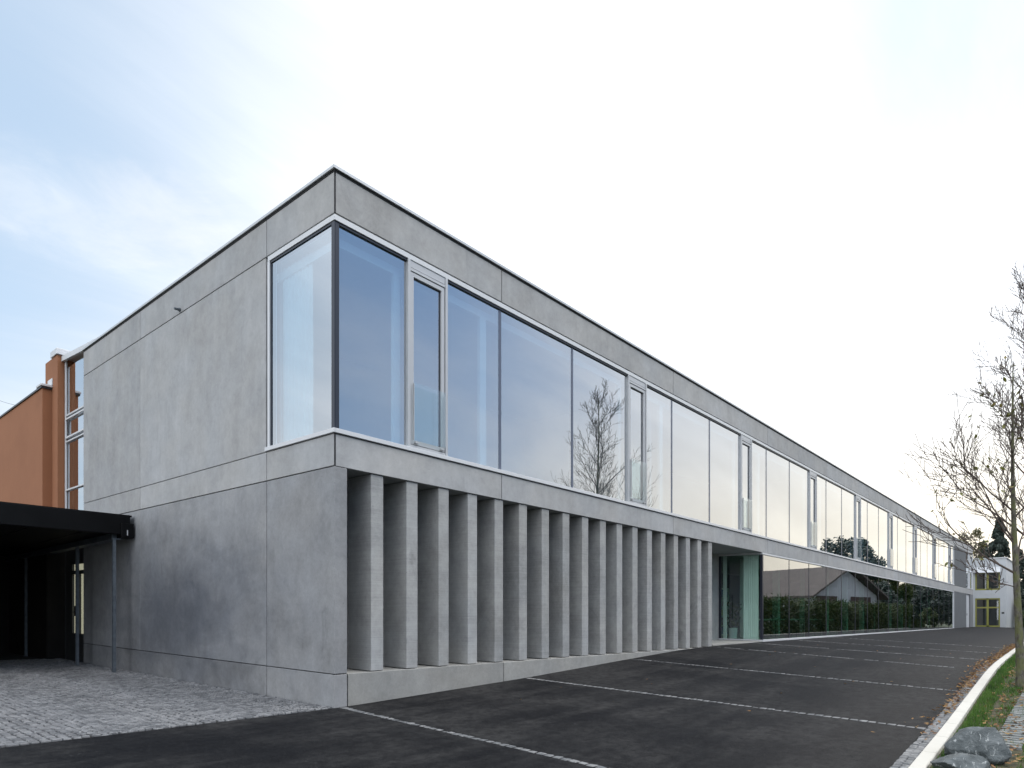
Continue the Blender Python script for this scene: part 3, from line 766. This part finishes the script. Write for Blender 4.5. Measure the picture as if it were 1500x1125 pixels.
ob = empty('orange_building', (2, 17, ZO - 1.1), 'terracotta-orange rendered building with grey coping behind the dark canopy', 'building')
m = MB(); m.box(-.30, 8, 14.0, 60, -1.4, 6.40); m.build('wall', M['orange'], ob)
m = MB(); m.box(-.34, 8.04, 13.96, 60, 6.40, 6.45); m.build('roof_edge', M['door_dark'], ob)
m = MB(); m.box(-.36, .10, 13.92, 14.4, 6.45, 6.52); m.box(-.10, .12, 13.9, 14.3, 6.52, 6.72); m.build('flashing', M['alu_light'], ob, bevel=.01)
m = MB(); m.box(-.07, .9, 13.46, 14.62, -1.4, 7.30); m.build('pillar', M['orange'], ob)
m = MB(); m.box(-.11, .94, 13.40, 14.0, 7.305, 7.48); m.build('pillar_cap', M['alu_light'], ob, bevel=.01)
m = MB(); pts = []
for i in range(13):
    t = i / 12; pts.append((.09 - .37 * t, 23.8 - 7 * t, 8.94 - 2.2 * t - .1 * math.sin(math.pi * t)))
for a, b in zip(pts, pts[1:]): m.tube(a, b, .006, n=5, cap=False)
tag(m.build('overhead_cable', M['door_dark'], sheared=False), 'thin dark cable running down to the orange building roof', 'cable')

# ------------------------------------------------------------------ canopy at the left
cp = empty('entrance_canopy', (-4, 12, ZO - 1.2), 'flat black-fascia canopy on slim steel posts against the end wall', 'canopy')
K0 = dict(k=0, sheared=True)
dzc = -.06
m = MB(); m.box(-12, -.10, 7.95, 8.05, 2.02 + dzc - .02, 2.46 + dzc - .02); m.box(-.14, -.10, 8.05, 18, 2.02 + dzc, 2.35)
m.build('fascia', M['black'], cp, bevel=.006, k=0)
m = MB(); m.box(-12, -.06, 7.97, 18, 2.44 + dzc - .02, 2.48 + dzc - .02); m.build('roof', M['black'], cp, k=0)
m = MB(); m.box(-.30, -.04, 7.90, 8.3, 1.87, 2.20); m.build('gutter_box', M['black'], cp, bevel=.006, k=0)
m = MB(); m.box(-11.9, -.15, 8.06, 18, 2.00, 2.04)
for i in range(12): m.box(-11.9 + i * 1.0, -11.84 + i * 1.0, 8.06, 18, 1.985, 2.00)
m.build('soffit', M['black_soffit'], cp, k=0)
m = MB(); m.box(-.40, -.28, 8.2, 18, 1.86, 1.98); m.box(-.44, -.24, 8.1, 18, 1.83, 1.86)
m.build('beam', M['galv'], cp, k=0)
for yy in (8.10, 10.65, 15.3):
    m = MB(); zb = zg(0, 0) + K * yy - .02
    m.box(-.415, -.355, yy - .02, yy - .008, zb, 1.83); m.box(-.415, -.355, yy + .05, yy + .062, zb, 1.83); m.box(-.392, -.378, yy - .01, yy + .052, zb, 1.83); m.box(-.43, -.33, yy - .06, yy + .1, zb, zb + .03)
    m.build('post', M['galv'], cp, k=0)
m = MB(); m.tube((-.18, 7.89, 1.92), (-.18, 7.89, 2.04), .012); m.build('bracket', M['alu'], cp, k=0)
# rear and side walls added to keep light out of the covered court
cw = empty('court_wall', (-6, 18, ZO - 1.1), 'dark wall added to keep light out of the covered court under the canopy', 'wall')
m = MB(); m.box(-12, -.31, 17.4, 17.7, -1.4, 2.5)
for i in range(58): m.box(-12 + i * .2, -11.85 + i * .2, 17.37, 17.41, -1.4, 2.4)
m.build('rear_light_block', M['dark_wood'], cw)
m = MB(); m.box(-12.2, -12, 7.5, 17.7, -1.4, 2.6); m.build('side_light_block', M['dark_wood'], cw)
m = MB(); m.box(-.36, -.305, 13.35, 17.36, -1.4, 1.92); m.box(-.305, .08, 13.35, 13.40, -1.4, 1.92); m.build('return_shade_cladding', M['dark_wood'], cw)  # dark cladding over the orange wall, also stands in for its shade

# ------------------------------------------------------------------ white house with yellow frames at the far end
wh = empty('white_house', (81, -1, ZO - .78), 'white two-storey house front with yellow-green doors beyond the far end of the yard', 'building')
def plate(m, y0, y1, z0, z1, x0=78.0, x1=78.3): m.box(x0, x1, y0, y1, z0, z1)
m = MB(); zb = -1.2
plate(m, -2.25, -1.75, zb, 6.2); plate(m, .35, .9, zb, 6.2); plate(m, -1.75, .35, 2.15, 2.98); plate(m, -1.75, .35, 5.3, 6.2)
m.box(78.3, 90, -2.25, -2.0, zb, 6.2); m.box(78.3, 90, .65, .9, zb, 6.2); m.box(89.7, 90, -2.0, .65, zb, 6.2)
m.build('wall', M['white_paint'], wh)
m = MB(); m.box(77.9, 90.1, -2.35, 1.0, 6.2, 6.28); m.build('roof', M['alu_light'], wh)
m = MB(); m.add([(77.55, -1.8, 4.75), (77.55, .75, 4.75), (78.0, .75, 5.3), (78.0, -1.8, 5.3), (77.55, -1.8, 4.80), (77.55, .75, 4.80), (78.0, .75, 5.36), (78.0, -1.8, 5.36)],
      [(0, 1, 2, 3), (7, 6, 5, 4), (0, 4, 5, 1), (3, 2, 6, 7), (1, 5, 6, 2), (0, 3, 7, 4)]); m.build('sloping_glass_hood', M['alu_light'], wh)
m = MB(); m.box(78.15, 78.16, -1.75, .35, 2.95, 5.35); m.box(78.15, 78.16, -1.75, .35, -.9, 2.15); m.build('pane', M['glass_plain'], wh)
def fr_yellow(z0, z1, name, mids=(), bars=()):
    m = MB(); m.box(78.05, 78.2, -1.75, -1.63, z0, z1); m.box(78.05, 78.2, .22, .35, z0, z1); m.box(78.05, 78.2, -.80, -.62, z0, z1)
    m.box(78.05, 78.2, -1.63, .22, z1 - .13, z1); m.box(78.05, 78.2, -1.63, .22, z0, z0 + .16)
    for b in bars: m.box(78.04, 78.21, -1.63, .22, b, b + .14)
    return m.build(name, M['yellow'], wh)
fr_yellow(2.98, 4.85, 'upper_window'); dd = fr_yellow(-.80, 2.15, 'double_door', bars=(1.12,))
m = MB(); m.box(78.0, 78.05, -.86, -.82, .0, .35); m.box(78.0, 78.05, -.6, -.56, .0, .35); m.build('handle', M['door_dark'], dd)
m = MB(); m.box(77.98, 78.0, -2.1, -1.88, .55, .72); m.build('nameplate', M['door_dark'], wh)
m = MB()                                   # illegible small raised letters over the door
for i, w in enumerate((.10, .07, .10, 0, .09, .07, .10, .07)):
    if w: m.box(77.985, 78.0, -.35 - i * .13 - w, -.35 - i * .13, 2.44, 2.44 + (.16 if i % 2 else .12)); 
m.build('lettering', M['alu'], wh)
m = MB(); m.box(78.4, 89.6, -1.98, .6, 2.1, 2.3); m.box(81, 81.1, -1.98, .6, -.9, 6); m.build('inner_wall', M['int_dark'], wh)

# ------------------------------------------------------------------ rocks beside the kerb
def rock(px, py, sx, sy, sz, seed, label, rz=0):
    me = bpy.data.meshes.new('rock'); bm = bmesh.new(); bmesh.ops.create_icosphere(bm, subdivisions=5, radius=1)
    rr = random.Random(seed); planes = [(Vector((rr.gauss(0, 1), rr.gauss(0, 1), rr.gauss(.2, .8))).normalized(), rr.uniform(.60, .88)) for _ in range(22)]
    for v in bm.verts:
        d = v.co.normalized(); s = 1.0
        for n, k in planes:
            q = d.dot(n)
            if q > .2: s = min(s, k / q)
        v.co = d * s * (1 + .04 * mnoise.noise(d * 2.3 + Vector((seed, 0, 0))) + .018 * mnoise.noise(d * 9) + .012 * mnoise.noise(d * 25))
        v.co.x *= sx; v.co.y *= sy; v.co.z *= sz
    bm.to_mesh(me); bm.free(); me.materials.append(M['rock'])
    o = bpy.data.objects.new('rock', me); COL.objects.link(o); o.location = (px, py, LZ(px, py) + ZO + sz * .72); o.rotation_euler = (0, 0, rz)
    return tag(o, label, 'rock', 'rocks beside the kerb')
rock(3.0, -7.87, .44, .28, .235, 11, 'grey angular boulder on the grass beside the kerb, with a pale streaked top', -R(49) + .1)
rock(2.22, -7.83, .34, .27, .13, 23, 'lower grey boulder at the frame bottom, half hidden below the other one', -R(49))

# ------------------------------------------------------------------ trees
def bare_tree(x, y, h, label, seed, lean=(0, 0), r0=.075, first=2.3, spread=1.0, leaves=160, levels=4, limbs=(), nbf=2.7):
    rg = random.Random(seed); zb = LZ(x, y)
    e = empty('bare_tree', (x, y, zb + ZO), label, 'tree', 'young street trees along the kerb')
    tr = MB(); br = MB(); lv = MB(); tips = []
    P = []
    n = 14
    for i in range(n + 1):
        t = i / n; P.append(Vector((x + lean[0] * h * t + .05 * math.sin(t * 7 + seed) * t, y + lean[1] * h * t + .05 * math.cos(t * 5 + seed) * t, zb - .05 + h * t)))
    rad = lambda t: r0 * (1 - .93 * t) ** .9 * (1.25 if t < .02 else 1)
    for i in range(n): tr.tube(P[i], P[i+1], rad(i / n), rad((i + 1) / n), 10, False)
    def grow(p, d, L, r, lev):
        segs = 5 if lev < 2 else 3; q = Vector(p); d = d.normalized()
        for s in range(segs):
            d = (d + Vector((rg.gauss(0, .09), rg.gauss(0, .09), rg.gauss(.07, .07)))).normalized()
            nx = q + d * (L / segs); ra = r * (1 - s / segs * .62); rb = r * (1 - (s + 1) / segs * .62)
            br.tube(q, nx, max(ra, .0062), max(rb, .0048), 5 if lev < 2 else 3, False); q = nx
            if lev < levels and (s > 0 or lev > 0):
                for _ in range(rg.choice((1, 1, 2)) if lev < 3 else 1):
                    ax = d.orthogonal().normalized(); ax.rotate(Matrix.Rotation(rg.uniform(0, 6.28), 3, d))
                    nd = (d * .85 + ax * rg.uniform(.4, .75) + Vector((0, 0, .12))).normalized()
                    grow(q, nd, L * rg.uniform(.38, .62), rb * .62, lev + 1)
        tips.append(q)
    nb = int(h * nbf)
    for i in range(nb):
        t = (first / h) + (1 - first / h) * (i / nb) ** .95; k = min(int(t * n), n - 1); p = P[k].lerp(P[k+1], t * n - k)
        a = i * 2.4 + rg.uniform(-.4, .4); up = .55 + .9 * t
        L = spread * (1.9 * (1 - t) ** .65 + .25) * rg.uniform(.75, 1.1)
        grow(p, Vector((math.cos(a), math.sin(a), up)), L, max(.008, rad(t) * .42), 1)
    for hh, side, up, L, r in limbs:         # long low limbs: side > 0 reaches away from the kerb row
        t = hh / h; k = min(int(t * n), n - 1); p = P[k].lerp(P[k+1], t * n - k)
        grow(p, Vector((-.655 * side + rg.gauss(0, .12), .756 * side + rg.gauss(0, .12), up)), L, r, 1)
    for _ in range(leaves):
        q = rg.choice(tips); 
        if (rg.random() < .35 and q.z > zb + h * .62) or math.hypot(q.x - x, q.y - y) > 1.6: continue
        leaf(lv, q.x + rg.gauss(0, .008), q.y + rg.gauss(0, .008), q.z + rg.gauss(-.02, .01), rg.uniform(.036, .060), rg, 1.0)
    t = tr.build('trunk', M['bark'], e, smooth=True); br.build('branches', M['twig'], e)
    if leaves: lv.build('leaves', M['leaf_few'], e)
    return e
bare_tree(9.45, -7.84, 6.0, 'nearly leafless young tree with mossy trunk right of the kerb, beside a wooden stake', 4, lean=(-.020, .026), spread=.80, leaves=230, nbf=1.5, limbs=((2.15, 1, .62, 1.55, .021), (2.7, .8, .9, 1.5, .019), (2.35, -1, .6, 1.5, .018), (3.3, 1, .85, 1.4, .018), (1.9, .9, .25, .8, .011)))
bare_tree(XF(878, 7.55), -7.55, 10.9, 'taller bare tree in line behind the staked one, mirrored in the upper windows', 8, r0=.11, first=3.0, spread=1.35, leaves=0, nbf=2.3)
m = MB(); m.tube((9.72, -8.02, LZ(9.7, -8) - .1), (9.62, -7.98, 1.35), .042, .042, 10)
st = m.build('tree_stake', M['stake'], smooth=False); tag(st, 'olive-brown round wooden stake standing behind the mossy tree trunk', 'stake')
m = MB(); m.tube((9.42, -7.78, .35), (9.68, -8.0, .33), .012); tag(m.build('tie_strap', M['black']), 'black rubber strap tying the mossy trunk to its stake', 'strap')

# leafy crowns: many small faces in clumps
def crown_mesh(name, mat, seed, rx, rz, kind='round', n=9000, ls=.16):
    rg = random.Random(seed); m = MB(); blobs = []
    for _ in range(60 if kind == 'round' else 150):
        if kind == 'cone':
            t = rg.random() ** 1.35; a = rg.uniform(0, 6.28); rr = rx * (1 - t) ** .85 * rg.uniform(.1, 1.05)
            blobs.append((Vector((math.cos(a) * rr, math.sin(a) * rr, rz * 2 * t - .12 * rr)), rg.uniform(.12, .26) * rx * (1.1 - t * .8)))
        elif kind == 'hedge':
            blobs.append((Vector((rg.uniform(-rx, rx), rg.uniform(-.22, .22) * rx * .4, rg.uniform(.1, 2) * rz)), rg.uniform(.3, .55)))
        else:
            d = Vector((rg.gauss(0, 1), rg.gauss(0, 1), rg.gauss(0, 1))).normalized() * rg.uniform(.35, .95) ** .6
            blobs.append((Vector((d.x * rx, d.y * rx, rz + d.z * rz)), rg.uniform(.14, .30) * rx))
    for _ in range(n):
        c, r = rg.choice(blobs); d = Vector((rg.gauss(0, 1), rg.gauss(0, 1), rg.gauss(0, .8))).normalized() * r * rg.random() ** .4
        p = c + d; s = ls * rg.uniform(.5, 1.3); u = Vector((rg.gauss(0, 1), rg.gauss(0, 1), rg.gauss(0, .6))).normalized(); w = u.orthogonal().normalized()
        if kind == 'cone': u = Vector((d.x, d.y, -.35 * abs(d.x) - .2)).normalized(); w = u.orthogonal().normalized(); w.rotate(Matrix.Rotation(rg.uniform(0, 6.28), 3, u))
        m.add([p - u*s, p - w*s*.5, p + u*s, p + w*s*.5], [(0, 1, 2, 3)])
    me = bpy.data.meshes.new(name); me.from_pydata(m.v, [], m.f); me.materials.append(mat); return me
CR = {'green': crown_mesh('green_crown', M['leaf_green'], 1, 2.8, 3.2), 'autumn': crown_mesh('olive_crown', M['leaf_autumn'], 2, 2.6, 3.3, n=5200),
      'cone': crown_mesh('conifer_crown', M['leaf_conifer'], 3, 2.6, 4.6, 'cone', 15000, .20), 'dark': crown_mesh('dark_crown', M['leaf_conifer'], 6, 2.8, 2.8, n=9000),
      'hedge': crown_mesh('hedge_foliage', M['leaf_green'], 5, 4.0, 1.2, 'hedge', 9000, .09)}
def leafy_tree(kind, x, y, s, label, trunk=1.6, name='leafy_tree', rz=0., group='trees around the yard', sz=None):
    z = zg(x, y) + ZO + (K * min(y, 40) if y > 0 else 0) - .1
    e = empty(name, (x, y, z), label, 'tree', group)
    c = bpy.data.objects.new('crown', CR[kind]); COL.objects.link(c); c.parent = e; c.location = (0, 0, trunk); c.scale = (s, s, sz or s); c.rotation_euler = (0, 0, rz)
    t = MB(); H = trunk + 3.6 * s
    t.tube((0, 0, 0), (.05, 0, trunk), .24 * s, .17 * s, 9, False); t.tube((.05, 0, trunk), (0, .1, H), .17 * s, .05 * s, 8, False)
    for i in range(5):
        a = i * 1.3 + rz; t.tube((.04, 0, trunk + .4 * i * s), (math.cos(a) * 1.5 * s, math.sin(a) * 1.5 * s, trunk + (1.3 + .5 * i) * s), .07 * s, .02 * s, 6, False)
    me = bpy.data.meshes.new('trunk'); me.from_pydata(t.v, [], t.f); me.materials.append(M['bark'])
    o = bpy.data.objects.new('trunk', me); COL.objects.link(o); o.parent = e
    return e
def px_tree(kind, px, X, top, s, label, trunk, name='leafy_tree', rz=0.):
    """tree whose axis stands at the photograph's column px, top metres above the eye"""
    q = (px - 750) / F_PX; Y = (LAT + X * RX - q * (DEPTH + X * VX)) / (q * VY - RY)
    hh = {'autumn': 6.6, 'cone': 9.4, 'dark': 5.8, 'green': 6.4}[kind]
    base = zg(X, Y) + (K * Y if Y > 0 else 0)
    return leafy_tree(kind, X, Y, s, label, trunk, name, rz, sz=(top - base - trunk) / hh)
px_tree('autumn', 1420, 98, 12.2, 1.05, 'loose olive-green tree rising behind the far corner of the roof', 1.6)
px_tree('autumn', 1369, 118, 15.3, .5, 'thin treetop just showing over the roof, left of the olive-green tree', 4.5, rz=2)
px_tree('cone', 1463, 96, 13.2, 1.15, 'tall dark conifer directly behind the white house', 1.0, 'conifer_tree')
px_tree('cone', 1441, 108, 11.5, 1.0, 'narrower dark conifer between the olive-green tree and the tall conifer', 1.0, 'conifer_tree', rz=1)
px_tree('cone', 1494, 92, 8.6, .9, 'shorter dark conifer right of the white house', .6, 'conifer_tree', rz=2)
leafy_tree('dark', 86, -5.2, .85, 'dark bushy evergreen against the right side of the white house', .5, 'evergreen_bush')
leafy_tree('green', 76.5, -4.1, .33, 'low yellow-green shrub at the foot of the white house', .0, 'shrub')

# surroundings on the far side of the yard, mirrored in the glazing
def mirror_at(px, Y): return XF(px, Y)
labs = ['first', 'second', 'third', 'fourth', 'fifth', 'sixth', 'seventh', 'eighth']
for i, (px, Y, s, kd) in enumerate(((1279, 12.5, 1.05, 'dark'), (1306, 12, .98, 'green'), (1324, 12, .96, 'autumn'), (1340, 12, 1.0, 'green'), (1354, 12.5, 1.02, 'green'), (1368, 12, 1.06, 'dark'), (1380, 12, 1.04, 'green'), (1391, 11.5, 1.0, 'dark'))):
    leafy_tree(kd, XF(px, Y), -Y, s * 1.08, labs[i] + ' garden tree from the gabled house, seen mirrored in the ground-floor glass', .1, rz=i * 1.1, group='garden trees opposite the building')
leafy_tree('dark', XF(1243, 17), -17, 1.45, 'broad dark pine above the gabled house, mirrored in the upper windows', 5.0, 'pine_tree', group='garden trees opposite the building')
leafy_tree('dark', XF(1272, 17), -17, .9, 'smaller dark pine beside the broad pine, mirrored in the upper windows', 4.6, 'pine_tree', rz=2, group='garden trees opposite the building')
hl = ['first', 'second', 'third', 'fourth', 'fifth', 'sixth', 'seventh', 'eighth', 'ninth', 'tenth', 'eleventh']
for i in range(11):
    x = 22 + i * 7.2; o = bpy.data.objects.new('hedge', CR['hedge']); COL.objects.link(o); o.location = (x, -10.2 + .02 * x, zg(x, -10) + ZO - .1); o.rotation_euler = (0, 0, (i % 2) * math.pi); o.scale = (1, 1.2, 1.12)
    tag(o, hl[i] + ' stretch of clipped green hedge across the yard from the glazing', 'hedge', 'hedge across the yard')

def house(name, label, c, ang, L, W, he, hr, wall_m, gable_m, overhang=.8, windows=(), chimney=None, zb=-1.4):
    """gabled house: length L along its local x (gable faces at +-L/2), width W"""
    e = empty(name, (c[0], c[1], ZO + zb), label, 'house', 'houses opposite the building')
    ca, sa = math.cos(ang), math.sin(ang)
    T = lambda p: (c[0] + p[0]*ca - p[1]*sa, c[1] + p[0]*sa + p[1]*ca, p[2])
    m = MB(); w = W / 2; l = L / 2
    m.add([T(p) for p in ((-l,-w,zb),(l,-w,zb),(l,w,zb),(-l,w,zb),(-l,-w,he),(l,-w,he),(l,w,he),(-l,w,he),(-l,0,hr-.15),(l,0,hr-.15))],
          [(0,1,5,4),(1,2,6,9,5),(2,3,7,6),(3,0,4,8,7),(4,5,9,8),(6,7,8,9),(0,3,2,1)])
    m.build('wall', wall_m, e, sheared=False)
    r = MB(); o = overhang; k = (hr - he) / w; zl = he - k * o
    for s in (-1, 1):
        vs = [T(p) for p in ((-l-o, s*(w+o), zl), (l+o, s*(w+o), zl), (l+o, 0, hr), (-l-o, 0, hr), (-l-o, s*(w+o), zl+.22), (l+o, s*(w+o), zl+.22), (l+o, 0, hr+.22), (-l-o, 0, hr+.22))]
        r.add(vs, [(0,1,2,3),(7,6,5,4),(0,4,5,1),(1,5,6,2),(3,7,4,0),(2,6,7,3)])
    rf = r.build('roof', M['roof_tile'], e, sheared=False)
    if gable_m:
        g_ = MB()
        for s in (-1, 1): g_.add([T(p) for p in ((s*(l+.05), -w, he), (s*(l+.05), w, he), (s*(l+.05), 0, hr-.1))], [(0, 1, 2)])
        g_.build('gable_boards', gable_m, e, sheared=False)
    if chimney:
        m = MB(); x, y = chimney; m.obox(*T((x, y, 0))[:2], ang, .7, .7, hr - 1, hr + 1.0); m.obox(*T((x, y, 0))[:2], ang, .95, .95, hr + 1.0, hr + 1.1); m.build('chimney', M['roof_tile'], rf, sheared=False)
    for (side, u0, u1, z0, z1) in windows:
        m = MB()
        if side == 'g':  q = [(-l-.06, u0), (-l-.06, u1)]
        else: q = [(u0, w+.06), (u1, w+.06)]
        a, b = T((*q[0], 0)), T((*q[1], 0)); m.add([(a[0], a[1], z0), (b[0], b[1], z0), (b[0], b[1], z1), (a[0], a[1], z1)], [(0, 1, 2, 3)])
        m.build('window', M['shutter'], e, sheared=False)
    return e
# white gabled house: gable turned towards the yard's near end
gx0, gy0, gx1, gy1 = XF(1188, 13.5), -13.5, XF(1285, 9.9), -9.9
ga = math.atan2(gy1 - gy0, gx1 - gx0); gw = math.hypot(gx1 - gx0, gy1 - gy0)
gc = ((gx0 + gx1) / 2 + math.sin(ga) * 5, (gy0 + gy1) / 2 - math.cos(ga) * 5)
house('gabled_house', 'white house with low brown gable roof opposite, mirrored in the ground-floor glass', gc, ga - math.pi / 2, 10, gw, 2.7, 5.7, M['white_paint'], None, 1.0,
      windows=(('g', -gw*.42, -gw*.12, 1.6, 2.5), ('g', gw*.08, gw*.40, 1.6, 2.5)))
house('brown_roof_house', 'low house with a long brown roof opposite, nearest to the entrance in the reflection', (XF(1140, 21), -24), R(0), 22, 9, 1.9, 4.7, M['timber'], M['timber'], .9, chimney=(5, 0))
house('timber_barn', 'timber-boarded gable building between the brown-roofed and the white house', (XF(1172, 17), -17), R(80), 6, 6.5, 2.2, 3.7, M['white_paint'], M['timber'], .6)
# distant hills
m = MB(); n = 60
for i in range(n + 1):
    a = R(-75 + 70 * i / n); d = 900
    h = 34 + 16 * math.sin(i * .31) + 8 * math.sin(i * .9 + 1)
    for dd, hh in ((d, -4), (d + 160, h * .7), (d + 320, h)): m.v.append((math.cos(a) * dd, math.sin(a) * dd, hh))
for i in range(n):
    for j in range(2): m.f.append((i*3+j, (i+1)*3+j, (i+1)*3+j+1, i*3+j+1)); m.m.append(0)
hm = plain('wooded_hill', (.10, .12, .07), .95, 0, .3, .02, 0)
tag(m.build('hills', hm, smooth=True, sheared=False), kind='structure')
